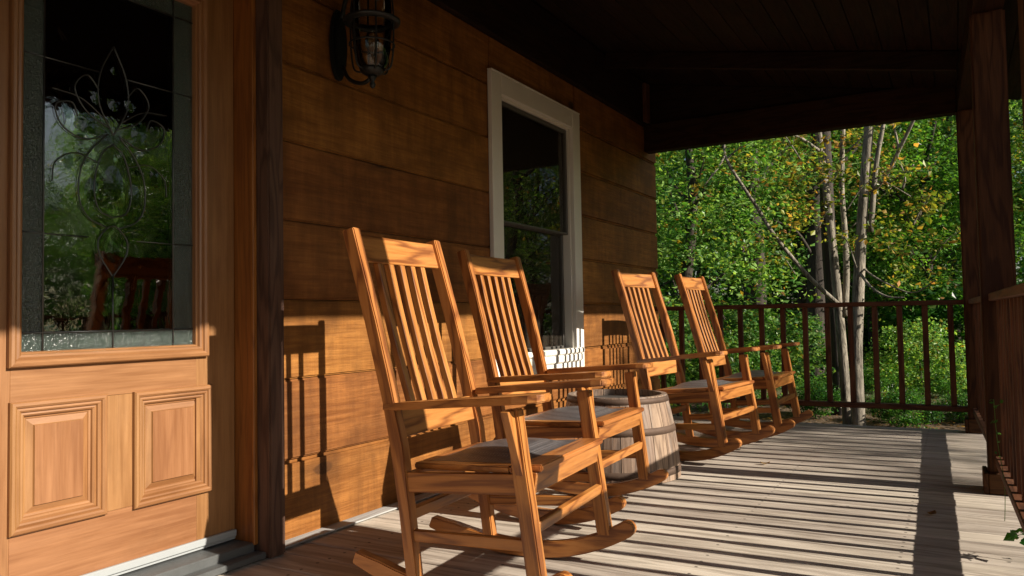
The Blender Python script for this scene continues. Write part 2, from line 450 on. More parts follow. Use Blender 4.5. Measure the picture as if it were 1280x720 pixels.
# ---- entry door: stiles and rails, then sub-parts
DL, DR, DB, DT = 1.068, 2.032, .078, 2.182
GL, GR, GB, GT = 1.245, 1.862, .785, 2.045
P1 = (1.222, 1.518, .268, .652); P2 = (1.612, 1.922, .262, .648)
p = Part(); T0 = DX - .045
def slab(y0, y1, z0, z1, ax): p.add(box((T0, y0, z0), (DX, y1, z1), .0012), ax)
slab(DL, P1[0] + .005, DB, DT, (0, 0, 1)); slab(GR + .0, DR, DB, DT, (0, 0, 1))
slab(P1[1] - .005, P2[0] + .005, DB + .1945, .6435, (0, 0, 1))
slab(P1[0] + .005, GR, DB, .272, (0, 1, 0)); slab(P1[0] + .005, GR, .644, GB, (0, 1, 0)); slab(P1[0] + .005, GR, GT, DT, (0, 1, 0))
slab(GR - .001, GR, .27, .65, (0, 0, 1))
door = p.link('entry_door', M['door'], cab)
def frame_molding(y0, y1, z0, z1, prof, part):
    """picture-frame moulding: prof = [(inset, height above door face)]"""
    n = len(prof); vs = []; fs = []
    for (d, h) in prof:
        vs += [(DX + h, y0 + d, z0 + d), (DX + h, y1 - d, z0 + d), (DX + h, y1 - d, z1 - d), (DX + h, y0 + d, z1 - d)]
    for s in range(4):
        q = []
        a, b = s, (s + 1) % 4
        vv = []
        for i in range(n): vv += [vs[i * 4 + a], vs[i * 4 + b]]
        ff = [(2 * i, 2 * i + 1, 2 * i + 3, 2 * i + 2) for i in range(n - 1)]
        part.raw(vv, ff, (0, 1, 0) if s % 2 == 0 else (0, 0, 1))
def raised(P):
    q = Part()
    prof = [(0, -.002), (0, .012), (.004, .017), (.012, .018), (.018, .014), (.020, .009), (.026, .012), (.031, .009), (.033, .003), (.039, .005), (.044, .001), (.046, -.006), (.052, -.007), (.054, -.010), (.072, -.003), (.074, .001), (.0745, .003)]
    frame_molding(*P, prof, q)
    y0, y1, z0, z1 = P; d = .0745
    q.raw([(DX + .003, y0 + d, z0 + d), (DX + .003, y1 - d, z0 + d), (DX + .003, y1 - d, z1 - d), (DX + .003, y0 + d, z1 - d)], [(0, 1, 2, 3)], (0, 0, 1))
    return q.link('raised_panel', M['door'], door)
raised(P1); raised(P2)
q = Part()
frame_molding(1.216, 1.905, .752, 2.085, [(0, 0), (0, .016), (.004, .021), (.013, .022), (.02, .017), (.022, .011), (.03, .013), (.036, .010), (.039, .001), (.044, -.004), (.046, -.022)], q)
q.link('glazing_molding', M['door'], door)
# leaded glass
GX = DX - .018
by0, by1, bz0, bz1 = GL + .083, GR - .083, GB + .068, GT - .068
q = Part(); q.add(box((GX - .006, by0, bz0), (GX, by1, bz1), 0), (0, 0, 1)); q.link('glass_pane', M['doorglass'], door)
q = Part()
for a in ((GL - .01, by0, GB - .01, GT + .01), (by1, GR + .01, GB - .01, GT + .01), (by0, by1, GB - .01, bz0), (by0, by1, bz1, GT + .01)):
    q.add(box((GX - .006, a[0], a[2]), (GX, a[1], a[3]), 0), (0, 0, 1))
q.link('border_glass', M['border'], door)
cy = (by0 + by1) / 2
q = Part(); cr = .003; X0 = GX + .001
def came(pts, r=cr): q.add(tube([(X0, a, b) for a, b in pts], r, 6), (0, 0, 1), True)
for yy in (by0, by1): came([(yy, GB), (yy, GT)])
for zz in (bz0, bz1, 1.155, 1.70):
    if zz in (1.155, 1.70): came([(GL, zz), (cy - .085 if zz < 1.3 else cy - .05, zz)], .0022); came([(cy + .085 if zz < 1.3 else cy + .05, zz), (GR, zz)], .0022)
    else: came([(GL, zz), (GR, zz)])
came([(cy, GB), (cy, 1.04)])
def curve(pts, r=.0024):
    for s in (1, -1):
        came([(cy + s * a, b) for a, b in [(v.x, v.y) for v in catmull([(x, z, 0) for x, z in pts], 7)]], r)
curve([(0, 1.03), (.045, 1.10), (.05, 1.15), (.02, 1.19), (0, 1.20)])
curve([(.02, 1.19), (.085, 1.22), (.115, 1.28), (.11, 1.37), (.075, 1.44), (.02, 1.50)])
curve([(.0, 1.225), (.05, 1.25), (.065, 1.33), (.04, 1.43), (0, 1.47)])
curve([(.02, 1.50), (.10, 1.47), (.17, 1.50), (.19, 1.56), (.14, 1.58), (.12, 1.54)])
curve([(.01, 1.52), (.09, 1.56), (.13, 1.63), (.09, 1.68), (.05, 1.64)])
curve([(0, 1.50), (.05, 1.60), (.045, 1.70), (0, 1.80)])
curve([(.03, 1.55), (.11, 1.60), (.20, 1.61)], .002)
curve([(.05, 1.40), (.13, 1.42), (.19, 1.38), (.20, 1.32)], .002)
q.link('lead_came', M['came'], door)
q = Part()
for (a, b, r) in [(0, 1.115, .03), (0, 1.34, .045), (.075, 1.31, .028), (-.075, 1.31, .028), (.09, 1.53, .035), (-.09, 1.53, .035), (.06, 1.63, .03), (-.06, 1.63, .03), (0, 1.62, .03), (0, 1.73, .02), (.15, 1.55, .02), (-.15, 1.55, .02), (.15, 1.39, .02), (-.15, 1.39, .02)]:
    vs = [(X0 + .0022, cy + a, b)]; m = 12
    for k in range(m):
        t = k * 2 * PI / m; vs.append((X0, cy + a + r * .8 * math.cos(t), b + r * 1.35 * math.sin(t)))
    q = Part(); q.raw(vs, [(0, 1 + k, 1 + (k + 1) % m) for k in range(m)]); q.link('bevelled_glass', M['bevelglass'], door)
q = Part(); q.add(box((DX + .001, DL + .004, .072), (DX + .016, DR - .004, .098), .003), (0, 1, 0)); q.add(box((DX + .001, DL + .004, .062), (DX + .008, DR - .004, .0715), .001), (0, 1, 0))
q.link('weather_strip', M['weather'], door)

# ---- window
y0, y1, z0, z1 = WIN['y0'], WIN['y1'], WIN['z0'], WIN['z1']
p = Part(); cw = .118
p.add(box((.003, y0, z0), (.032, y0 + cw, z1), .003), (0, 0, 1)); p.add(box((.003, y1 - cw, z0), (.032, y1, z1), .003), (0, 0, 1))
p.add(box((.003, y0 + cw + .0005, z1 - cw), (.0315, y1 - cw - .0005, z1), .003), (0, 1, 0))
p.add(box((.003, y0, z1 + .001), (.036, y1, z1 + .01), .002), (0, 1, 0))
p.add(box((.003, y0 + cw + .0005, z0), (.0315, y1 - cw - .0005, z0 + .15), .003), (0, 1, 0))
# jamb liners
p.add(box((-.15, y0 + cw - .008, z0 + .1), (.002, y0 + cw + .014, z1 - cw + .012), .001), (0, 0, 1)); p.add(box((-.15, y1 - cw - .014, z0 + .1), (.002, y1 - cw + .008, z1 - cw + .012), .001), (0, 0, 1))
p.add(box((-.15, y0 + cw + .015, z1 - cw - .014), (.002, y1 - cw - .015, z1 - cw + .01), .001), (0, 1, 0))
win = p.link('window', M['white'], cab)
a0, a1 = y0 + cw + .016, y1 - cw - .016
q = Part(); q.add(beam((.02, y0 + .045, z0 + .172), (.02, y1 - .045, z0 + .172), .075, .036, bev=.006, seg=2), (0, 1, 0)); q.add(box((.0325, y0 + .06, z0 + .1), (.048, y1 - .06, z0 + .1525), .006, 2), (0, 1, 0)); q.link('window_sill', M['white'], win)
def sash(x0, x1, za, zb, nm, bot):
    q = Part(); s = .022
    q.add(box((x0, a0, za), (x1, a0 + s, zb), .003), (0, 0, 1)); q.add(box((x0, a1 - s, za), (x1, a1, zb), .003), (0, 0, 1))
    q.add(box((x0, a0 + s, zb - .024), (x1, a1 - s, zb), .003), (0, 1, 0)); q.add(box((x0, a0 + s, za), (x1, a1 - s, za + bot), .003), (0, 1, 0))
    o = q.link(nm, M['sash'], win)
    g = Part(); xm = (x0 + x1) / 2; g.add(box((xm - .002, a0 + s - .005, za + bot - .005), (xm + .002, a1 - s + .005, zb - .019), 0), (0, 0, 1)); g.link('window_pane', M['pane'], win)
sash(-.045, -.012, 1.45, z1 - cw - .015, 'upper_sash', .014)
sash(-.085, -.052, z0 + .155, 1.47, 'lower_sash', .05)
q = Part(); q.add(box((-.25, a0 - .05, z0 + .12), (-.086, a1 + .05, z0 + .145), .004), (0, 1, 0)); q.link('inner_sill', M['white'], win)
# curtain panel drawn aside inside the window
q = Part(); vs = []; m = 40
for j in (0, 1):
    for k in range(m + 1):
        t = k / m; vs.append((-.29 + .022 * math.sin(t * 46), a1 - .16 + .22 * t, z0 + .3 + j * 1.75))
q.raw(vs, [(k, k + 1, m + 2 + k, m + 1 + k) for k in range(m)], smooth=True); q.link('curtain', M['curtain'], win)

# red box on the inner sill
o = Part(); o.add(box((-.175, 4.59, .6165), (-.10, 4.835, .775), .006, 2), (0, 1, 0)); o.add(box((-.18, 4.585, .7755), (-.095, 4.84, .79), .004), (0, 1, 0))
o.add(box((-.135, 4.80, .7905), (-.127, 4.808, .93), .002), (0, 0, 1))
tag(o.link('red_planter', M['red']), 'red plastic planter box standing inside on the window sill', 'planter')

# ------------------------------------------------------------------ porch roof
SL = .185
def rz(x): return 2.925 - SL * x
RY0, RY1 = -3.2, 6.75
roof = thing('porch_roof', 'dark stained porch roof with plank ceiling and header beams over the deck', 'roof', (1.3, 2, 2.3))
p = Part(); x = -5.3
while x < 2.78:
    xe = min(x + .14, 2.80)
    bm = bmesh.new(); vs = []
    for (xx, yy, dz) in [(a, b, c) for a in (x + .0015, xe - .0015) for b in (RY0, RY1) for c in (0, .03)]: vs.append(bm.verts.new((xx, yy, rz(xx) + dz)))
    for f in ((0, 2, 6, 4), (1, 5, 7, 3), (0, 4, 5, 1), (2, 3, 7, 6), (0, 1, 3, 2), (4, 6, 7, 5)): bm.faces.new([vs[i] for i in f])
    bmesh.ops.recalc_face_normals(bm, faces=bm.faces); bevel(bm, .004)
    p.add(bm, (0, 1, 0)); x += .14
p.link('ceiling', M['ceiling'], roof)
p = Part(); bm = bmesh.new(); vs = [bm.verts.new((xx, yy, rz(xx) + dz)) for xx in (-5.4, 2.83) for yy in (RY0 - .1, RY1 + .1) for dz in (.034, .16)]
for f in ((0, 2, 6, 4), (1, 5, 7, 3), (0, 4, 5, 1), (2, 3, 7, 6), (0, 1, 3, 2), (4, 6, 7, 5)): bm.faces.new([vs[i] for i in f])
bmesh.ops.recalc_face_normals(bm, faces=bm.faces); p.add(bm, (0, 1, 0)); p.link('shingle_layer', M['shingle'], roof)
HB = 2.312
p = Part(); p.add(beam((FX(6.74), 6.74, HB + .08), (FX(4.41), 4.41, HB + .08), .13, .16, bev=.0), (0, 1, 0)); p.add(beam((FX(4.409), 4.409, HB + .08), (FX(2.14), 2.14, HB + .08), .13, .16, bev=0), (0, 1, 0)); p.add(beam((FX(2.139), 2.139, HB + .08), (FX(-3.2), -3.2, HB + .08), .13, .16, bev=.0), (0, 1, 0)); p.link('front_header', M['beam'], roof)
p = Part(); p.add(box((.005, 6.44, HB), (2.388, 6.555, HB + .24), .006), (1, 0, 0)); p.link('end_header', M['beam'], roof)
p = Part()
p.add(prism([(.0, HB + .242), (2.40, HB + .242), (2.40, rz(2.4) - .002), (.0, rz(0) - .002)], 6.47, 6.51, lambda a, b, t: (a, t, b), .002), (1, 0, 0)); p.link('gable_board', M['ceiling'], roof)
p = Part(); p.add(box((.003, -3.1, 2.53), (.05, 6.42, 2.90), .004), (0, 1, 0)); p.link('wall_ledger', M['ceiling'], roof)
p = Part(); p.add(box((.051, 6.30, 2.545), (.085, 6.40, 2.885), .004), (0, 0, 1)); p.link('ledger_block', M['rail'], roof)
for yy in (1.2, 3.4, 5.5):
    p = Part(); p.add(beam((.052, yy, rz(.052) - .065), (2.40, yy, rz(2.40) - .065), .04, .12, bev=.004), (1, 0, 0)); p.link('rafter', M['ceiling'], roof)

# posts
def post(y, label, w=.145, d=.16):
    xc = FX(y)
    t = thing('porch_post', label, 'post', (xc, y, 0), 'porch posts')
    p = Part(); p.add(box((xc - w / 2, y - d / 2, .002), (xc + w / 2, y + d / 2, HB - .001), .009, 2), (0, 0, 1)); p.link('shaft', M['post'], t)
    p = Part()
    hb = .10; e = .022
    p.add(box((xc - w / 2 - e, y - d / 2 - e, .003), (xc - w / 2 - .001, y + d / 2 + e, hb), .004), (0, 1, 0)); p.add(box((xc + w / 2 + .001, y - d / 2 - e, .003), (xc + w / 2 + e, y + d / 2 + e, hb), .004), (0, 1, 0))
    p.add(box((xc - w / 2, y - d / 2 - e, .003), (xc + w / 2, y - d / 2 - .001, hb), .004), (1, 0, 0)); p.add(box((xc - w / 2, y + d / 2 + .001, .003), (xc + w / 2, y + d / 2 + e, hb), .004), (1, 0, 0))
    p.link('base_trim', M['post'], t)
    return t
PY = (6.475, 4.41, 2.14, -.1)
post(PY[0], 'dark wooden corner post at the far end of the porch')
post(PY[1], 'thick brown porch post standing before the far corner post')
post(PY[2], 'porch post at the right edge of the photo, mostly cut off')
post(PY[3], 'porch post opposite the door, outside the frame')

# ------------------------------------------------------------------ railings
def railing(a, b, label, n, cap=.088):
    a, b = Vector((*a, 0)), Vector((*b, 0)); d = (b - a).normalized(); up = Vector((0, 0, 1)); side = up.cross(d)
    t = thing('porch_railing', label, 'railing', ((a + b) / 2)[:])
    p = Part(); p.add(beam(a + up * .932, b + up * .932, cap, .036, bev=.004), d); p.link('top_rail', M['rail'], t)
    p = Part(); p.add(beam(a + up * .16, b + up * .16, cap, .038, bev=.004), d); p.link('bottom_rail', M['rail'], t)
    L = (b - a).length
    for k in range(n):
        q = a + d * (L * (k + .6) / (n + .2)) + side * rnd.uniform(-.002, .002)
        p = Part(); j = d * rnd.uniform(-.004, .004)
        p.add(beam(q + up * .178 , q + j + up * .915, .039, .039, up=d, bev=.003), up); p.link('baluster', M['rail'], t)
    return t
railing((.01, 6.50), (2.40, 6.50), 'dark brown railing closing the far end of the porch', 14)
xa, xb = FX(PY[0]), FX(PY[1])
railing((xa + .0, PY[0] - .082), (xb, PY[1] + .082), 'far stretch of front railing between the corner post and the next post', 12)
railing((xb, PY[1] - .082), (FX(PY[2]), PY[2] + .082), 'near stretch of front railing at the right edge of the photo', 14)

# ------------------------------------------------------------------ rocking chair (u forward = x, v left = y, w up = z)
RR, CU = .711, .037
def make_chair(label):
    t = thing('rocking_chair', label, 'rocking chair', group='rocking chairs on the porch', world=False)
    V0 = .021
    side = lambda a, b, v: (a, v, b)
    front = [(-.341, 1.178), (-.299, 1.03), (-.252, .866), (-.213, .715), (-.19, .62), (-.178, .56), (-.156, .469), (-.133, .271), (-.108, .06)]
    back = [(-.150, .056), (-.176, .268), (-.206, .466), (-.2245, .56), (-.237, .62), (-.262, .715), (-.302, .87), (-.348, 1.03), (-.388, 1.168)]
    rv = {-1: (-.255, -.215), 1: (.257, .297)}
    fv = {-1: (-.2935, -.250), 1: (.292, .3355)}
    for s in (-1, 1):
        p = Part(); p.add(prism(front + back, *rv[s], side, .004, 2), (-.2, 0, 1)); p.link('rear_post', M['chair'], t)
        p = Part()
        p.add(prism([(.264, .606), (.3315, .125), (.336, .10), (.288, .098), (.284, .113), (.2185, .602)], *fv[s], side, .004, 2), (-.14, 0, 1)); p.link('front_leg', M['chair'], t)
        vo = fv[s][0] if s < 0 else fv[s][1]
        p = Part()
        ax = lambda w: .2415 + (.604 - w) * .142       # leg centre line
        poly = [(0.0005, .600), (.040, .602), (.038, .588), (.020, .50), (.0005, .415)]
        p.add(prism(poly, -.014, .012, lambda a, w, u, s=s, vo=vo: (ax(w) + u, vo + s * a, w), .002), (-.14, 0, 1)); p.link('arm_bracket', M['chair'], t)
        # arm
        zc = lambda u: .6055 + (u - (-.2)) * .0845
        outl = [(-.232, .2755), (.0, .308), (.16, .333), (.26, .345), (.31, .344), (.335, .334), (.350, .312), (.352, .275), (.345, .248), (.328, .233), (.29, .229), (.16, .232), (.0, .2365), (-.165, .2365), (-.168, .2775)]
        def arm3(a, b, h, s=s): return (a, V0 + s * (b + (.0005 if b > .2765 else 0)), zc(a) - .024 + h)
        outl = [(a, b) for a, b in outl if not (abs(a + .168) < 1e-6 or abs(a + .165) < 1e-6)]
        outl = [(-.232, .278)] + outl[1:] + [(-.175, .2365), (-.175, .2775)]
        p = Part(); p.add(prism(outl, -.0, .024, arm3, .005, 2), (1, 0, 0)); p.link('arm', M['chair'], t)
        # rocker
        up_, lo_ = [], []
        for k in range(25):
            u = -.375 + k * (.405 + .375) / 24
            Rk = RR if u > CU else 1.15
            zb = Rk - math.sqrt(Rk * Rk - (u - CU) ** 2)
            nx, nz = -(u - CU) / Rk, math.sqrt(1 - ((u - CU) / Rk) ** 2)
            tk = .056 if u > -.28 else .056 - (-.28 - u) * .14
            lo_.append((u, zb)); up_.append((u + nx * tk, zb + nz * tk))
        tip = []
        a, b = Vector((*lo_[-1], 0)), Vector((*up_[-1], 0)); c = (a + b) / 2; r_ = (a - b).length / 2; fw = Vector((nz, -nx, 0))
        for k in range(1, 8):
            th = k * PI / 8; q_ = c + (a - c) * math.cos(th) + fw * r_ * math.sin(th); tip.append((q_.x, q_.y))
        ctr = lambda u: V0 + s * (.2555 + (u + .13) * .082)
        p = Part(); p.add(prism(lo_ + tip + up_[::-1], -.020, .020, lambda a, b, v, c=ctr: (a, c(a) + v, b), .004, 2), (1, 0, 0)); p.link('rocker', M['chair'], t)
        # side apron and stretcher
        A = Vector((-.185, V0 + s * .2555, .3555)); B = Vector((.272, V0 + s * .290, .3875))
        p = Part(); p.add(beam(A, B, .022, .062, bev=.002), B - A); p.link('side_apron', M['chair'], t)
        A = Vector((-.15, V0 + s * .2555, .192)); B = Vector((.31, V0 + s * .292, .216))
        p = Part(); p.add(beam(A, B, .022, .036, bev=.003), B - A); p.link('side_stretcher', M['chair'], t)
    # front and rear aprons, stretchers
    p = Part(); p.add(beam((.287, -.249, .389), (.287, .291, .389), .062, .022, up=(1, 0, -.13), bev=.002), (0, 1, 0)); p.link('front_apron', M['chair'], t)
    p = Part(); p.add(beam((-.17, -.214, .350), (-.17, .256, .350), .06, .022, up=(1, 0, -.1), bev=.002), (0, 1, 0)); p.link('rear_apron', M['chair'], t)
    p = Part(); p.add(beam((.296, -.249, .262), (.296, .291, .262), .034, .022, up=(1, 0, -.14), bev=.003), (0, 1, 0)); p.link('front_stretcher', M['chair'], t)
    p = Part(); p.add(beam((-.148, -.214, .255), (-.148, .256, .255), .038, .022, up=(1, 0, -.12), bev=.003), (0, 1, 0)); p.link('rear_stretcher', M['chair'], t)
    # seat frame : four boards, then the woven panel
    sz = lambda u: .4005 + (u + .117) * .0695
    vL = lambda u: V0 - .2665 - (u + .13) * .08 ; vR = lambda u: V0 + .2665 + (u + .13) * .08
    def board(pts, ax, nm):
        p = Part(); p.add(prism(pts, -.0, .020, lambda a, b, h: (a, b, sz(a) + h - .008), .004, 2), ax); return p
    U0, U1, bw = -.155, .305, .062
    p = board([(U0, vL(U0) + .051), (.225, vL(.225)), (.225, vL(.225) + bw), (U0, vL(U0) + .051 + bw * .7)], (1, 0, 0), '')
    q2 = board([(U0, vR(U0) - .051), (U0, vR(U0) - .051 - bw * .7), (.225, vR(.225) - bw), (.225, vR(.225))], (1, 0, 0), '')
    for P_ in (q2,):
        n = len(p.v); p.v += P_.v; p.g += P_.g; p.f += [[i + n for i in f] for f in P_.f]; p.sm += P_.sm
    for (ua, ub, ins) in ((.2255, .318, .048), (U0, U0 + .055, .096)):
        q2 = board([(ua, vL(ua) + (ins if ua < 0 else 0)), (.243, vL(.243)) if ua > 0 else (ub, vL(ub) + ins), (.243, vL(.243) + ins) if ua > 0 else (ub, vR(ub) - ins), (ub, vL(ub) + ins) if ua > 0 else (ua, vR(ua) - ins)] if ua < 0 else
                   [(ua, vL(ua)), (.236, vL(.236)), (.24, -.2485), (ub, -.2485), (ub, .2905), (.24, .2905), (.236, vR(.236)), (ua, vR(ua))], (0, 1, 0), '')
        n = len(p.v); p.v += q2.v; p.g += q2.g; p.f += [[i + n for i in f] for f in q2.f]; p.sm += q2.sm
    p.link('seat_frame', M['chair'], t)
    p = Part(); vs, fs = [], []; m = 18
    ua, ub = U0 + .045, .240
    for i in range(m + 1):
        for j in range(m + 1):
            a = i / m; b = j / m; u = ua + (ub - ua) * a; l0 = vL(u) + bw * .86 + (.03 if u < 0 else .03 * (1 - (u / .24)) * 0.6); l1 = vR(u) - (l0 - vL(u)); v = l0 + (l1 - l0) * b
            e = min(1, 5 * min(a, 1 - a)) * min(1, 5 * min(b, 1 - b)); dome = .034 * (math.sin(PI * a) * math.sin(PI * b)) ** .6 if 0 < a < 1 and 0 < b < 1 else 0
            vs.append((u, v, sz(u) + .0125 + dome * e))
    for i in range(m):
        for j in range(m): k = i * (m + 1) + j; fs.append((k, k + 1, k + m + 2, k + m + 1))
    p.raw(vs, fs, (1, 0, 0), True).link('woven_seat', M['seat'], t)
    # back: crest rail, lower rail, five slats on the curve of the posts
    bc = [((front[i][0] + back[-1 - i][0]) / 2, (front[i][1] + back[-1 - i][1]) / 2) for i in range(9)]
    def bu(w):
        for (a, b), (c, d) in zip(bc, bc[1:]):
            if d <= w <= b: return a + (c - a) * (b - w) / (b - d)
        return bc[0][0] if w > 1 else bc[-1][0]
    def bent(w0, w1, th, nm, hol=.012):
        vs, fs = [], []; m = 12
        for k in range(m + 1):
            tt = k / m; v = -.2148 + (.2568 + .2148) * tt; c = hol * math.sin(PI * tt)
            for (w, d) in ((w0, th / 2), (w1, th / 2), (w1, -th / 2), (w0, -th / 2)): vs.append((bu(w) + d - c, v, w))
        for k in range(m):
            for i in range(4): a = k * 4 + i; b = k * 4 + (i + 1) % 4; fs.append((a, b, b + 4, a + 4))
        fs += [(0, 3, 2, 1), (m * 4, m * 4 + 1, m * 4 + 2, m * 4 + 3)]
        bm = bmesh.new(); vv = [bm.verts.new(v) for v in vs]
        for f in fs: bm.faces.new([vv[i] for i in f])
        bmesh.ops.recalc_face_normals(bm, faces=bm.faces); bevel(bm, .003, 1, .7)
        p = Part(); p.add(bm, (0, 1, 0)); p.link(nm, M['chair'], t)
    bent(1.066, 1.160, .022, 'crest_rail'); bent(.492, .578, .022, 'lower_back_rail', .006)
    for k in range(5):
        v = V0 + (k - 2) * .068; cc = .009
        f_, b_ = [], []
        for i in range(15):
            w = 1.065 - i * (1.065 - .579) / 14; hol = .011 - .005 * i / 14
            bow = -.010 * math.sin(PI * i / 14)
            f_.append((bu(w) + .012 - hol + bow, w)); b_.append((bu(w) - .013 - hol + bow, w))
        p = Part(); p.add(prism(f_ + b_[::-1], v - .0135, v + .0135, side, .002), (-.25, 0, 1)); p.link('back_slat', M['chair'], t)
    return t
def place(o, x, y, deg, rock):
    a = Matrix.Rotation(math.radians(-rock), 4, 'Y'); pc = Vector((CU, 0, RR)); a = Matrix.Translation(pc) @ a @ Matrix.Translation(-pc)
    o.matrix_world = Matrix.Translation((x, y, .003)) @ Matrix.Rotation(math.radians(deg), 4, 'Z') @ a
SPOTS = [(.944, 2.218, 4.1, 0, 'wooden rocking chair nearest the door, its seat and both rockers fully in view'),
         (.739, 3.189, 2.4, -1.0, 'wooden rocking chair in front of the window, left of the barrel'),
         (.852, 4.797, -6.2, 1.2, 'wooden rocking chair just right of the barrel, second from the end railing'),
         (.961, 5.708, -2.1, .9, 'wooden rocking chair farthest from the door, by the end railing')]
ch = make_chair(SPOTS[0][4])
for i, (x, y, a, r, lab) in enumerate(SPOTS):
    o = ch if i == 0 else copy_tree(ch)
    o['label'] = lab; place(o, x, y, a, r)

# ------------------------------------------------------------------ half barrel table
BC = (.68, 4.04, .004)
t = thing('half_barrel', 'weathered half wine barrel used as a side table between rocking chairs', 'barrel', BC)
def br(z): return .337 - .066 * (z / .44) ** 1.7
BH = .44
p = Part(); ns = 22
for k in range(ns):
    a0 = k * 2 * PI / ns + .006; a1 = (k + 1) * 2 * PI / ns - .006; bm = bmesh.new(); rows = []
    for i in range(11):
        z = BH * i / 10; r = br(z); rows.append([bm.verts.new((BC[0] + rr * math.cos(a), BC[1] + rr * math.sin(a), BC[2] + z)) for rr, a in ((r, a0), (r + .001, (a0 + a1) / 2), (r, a1), (r - .026, a1), (r - .026, a0))])
    for A, B in zip(rows, rows[1:]):
        for j in range(5): bm.faces.new((A[j], A[(j + 1) % 5], B[(j + 1) % 5], B[j]))
    bm.faces.new(rows[0][::-1]); bm.faces.new(rows[-1]); bmesh.ops.recalc_face_normals(bm, faces=bm.faces)
    am = (a0 + a1) / 2
    p.add(bm, (-.1 * math.cos(am), -.1 * math.sin(am), 1))
p.link('staves', M['barrel'], t)
def hoop(za, zb, mat):
    p = Part(); p.add(lathe([(br(za) + .0005, za), (br(za) + .004, za + .001), (br(zb) + .004, zb - .001), (br(zb) + .0005, zb)], BC, 48), (0, 0, 1), True); p.link('hoop', M[mat], t)
hoop(.405, .434, 'hoop'); hoop(.245, .282, 'hoop'); hoop(.03, .065, 'hoop')
p = Part(); p.add(lathe([(0, .405), (br(.41) - .027, .405), (br(.41) - .027, .39), (0, .39)], BC, 40), (1, 0, 0)); p.link('barrel_head', M['barrelhead'], t)

# ------------------------------------------------------------------ wall lantern
LX, LY = .205, 2.545
t = thing('wall_lantern', 'black caged wall lantern with clear glass mounted beside the door', 'lantern', (.003, LY, 2.1))
p = Part(); pl = []
for k in range(24):
    a = k * 2 * PI / 24; pl.append((LY + .052 * math.cos(a), 2.085 + .16 * math.sin(a) * (1 if abs(math.sin(a)) < .99 else 1)))
p.add(prism(pl, .003, .024, lambda a, b, x: (x, a, b), .006, 2), (0, 0, 1)); pl2 = [(LY + (a - LY) * .7, 2.085 + (b - 2.085) * .8) for a, b in pl]; p.add(prism(pl2, .0245, .036, lambda a, b, x: (x, a, b), .005, 2), (0, 0, 1)); p.link('back_plate', M['lantern'], t)
p = Part(); p.add(tube(catmull([(.036, LY, 1.99), (.075, LY, 1.925), (.14, LY, 1.895), (.18, LY, 1.90), (LX - .012, LY, 1.915)], 6), .009, 8), (0, 0, 1), True); p.link('bracket_arm', M['lantern'], t); p = Part(); p.add(tube(catmull([(.036, LY, 2.20), (.06, LY, 2.28), (.11, LY, 2.36), (.17, LY, 2.42), (LX, LY, 2.44)], 6), .010, 8), (0, 0, 1), True); p.link('hanger_arm', M['lantern'], t)
Lc = (LX, LY, 0)
p = Part(); p.add(lathe([(.050, 1.945), (.066, 1.965), (.078, 2.02), (.084, 2.10), (.085, 2.14)], Lc, 28), (0, 0, 1), True); p.add(lathe([(.083, 2.16), (.085, 2.20), (.080, 2.27), (.066, 2.33)], Lc, 28), (0, 0, 1), True); p.link('glass_globe', M['lampglass'], t)
p = Part()
p.add(lathe([(.001, 1.915), (.028, 1.918), (.050, 1.932), (.055, 1.946), (.050, 1.950), (.001, 1.950)], Lc, 24), (0, 0, 1), True)
p.add(lathe([(.001, 1.862), (.010, 1.868), (.014, 1.880), (.008, 1.893), (.016, 1.905), (.020, 1.9155), (.001, 1.918)], Lc, 16), (0, 0, 1), True); p.link('bottom_cap', M['lantern'], t)
p = Part(); p.add(lathe([(.087, 2.142), (.095, 2.138), (.120, 2.146), (.123, 2.154), (.095, 2.166), (.087, 2.170), (.086, 2.155), (.087, 2.142)], Lc, 32), (0, 0, 1), True); p.link('rim', M['lantern'], t)
p = Part(); p.add(lathe([(.070, 2.32), (.11, 2.325), (.10, 2.36), (.05, 2.40), (.02, 2.42), (.016, 2.46), (.001, 2.47)], Lc, 28), (0, 0, 1), True); p.link('roof_cap', M['lantern'], t)
for k in range(6):
    a = k * PI / 3 + .35; ca, sa = math.cos(a), math.sin(a)
    pts = [(LX + r * ca, LY + r * sa, z) for r, z in ((.050, 1.935), (.082, 1.952), (.094, 2.03), (.096, 2.14), (.093, 2.22), (.075, 2.325))]
    p = Part(); p.add(tube(catmull(pts, 5), .0042, 6), (0, 0, 1), True); p.link('cage_rib', M['lantern'], t)
p = Part(); p.add(tube([(LX + .0955 * math.cos(k * PI / 16), LY + .0955 * math.sin(k * PI / 16), 2.05) for k in range(32)], .004, 6, True), (0, 0, 1), True); p.link('cage_ring', M['lantern'], t)
p = Part()
p.add(lathe([(.001, 1.951), (.018, 1.951), (.018, 2.00), (.012, 2.005)], Lc, 14), (0, 0, 1), True); p.add(lathe([(.012, 2.005), (.026, 2.04), (.030, 2.07), (.022, 2.10), (.001, 2.112)], Lc, 16), (0, 0, 1), True); p.link('bulb', M['lampglass'], t)

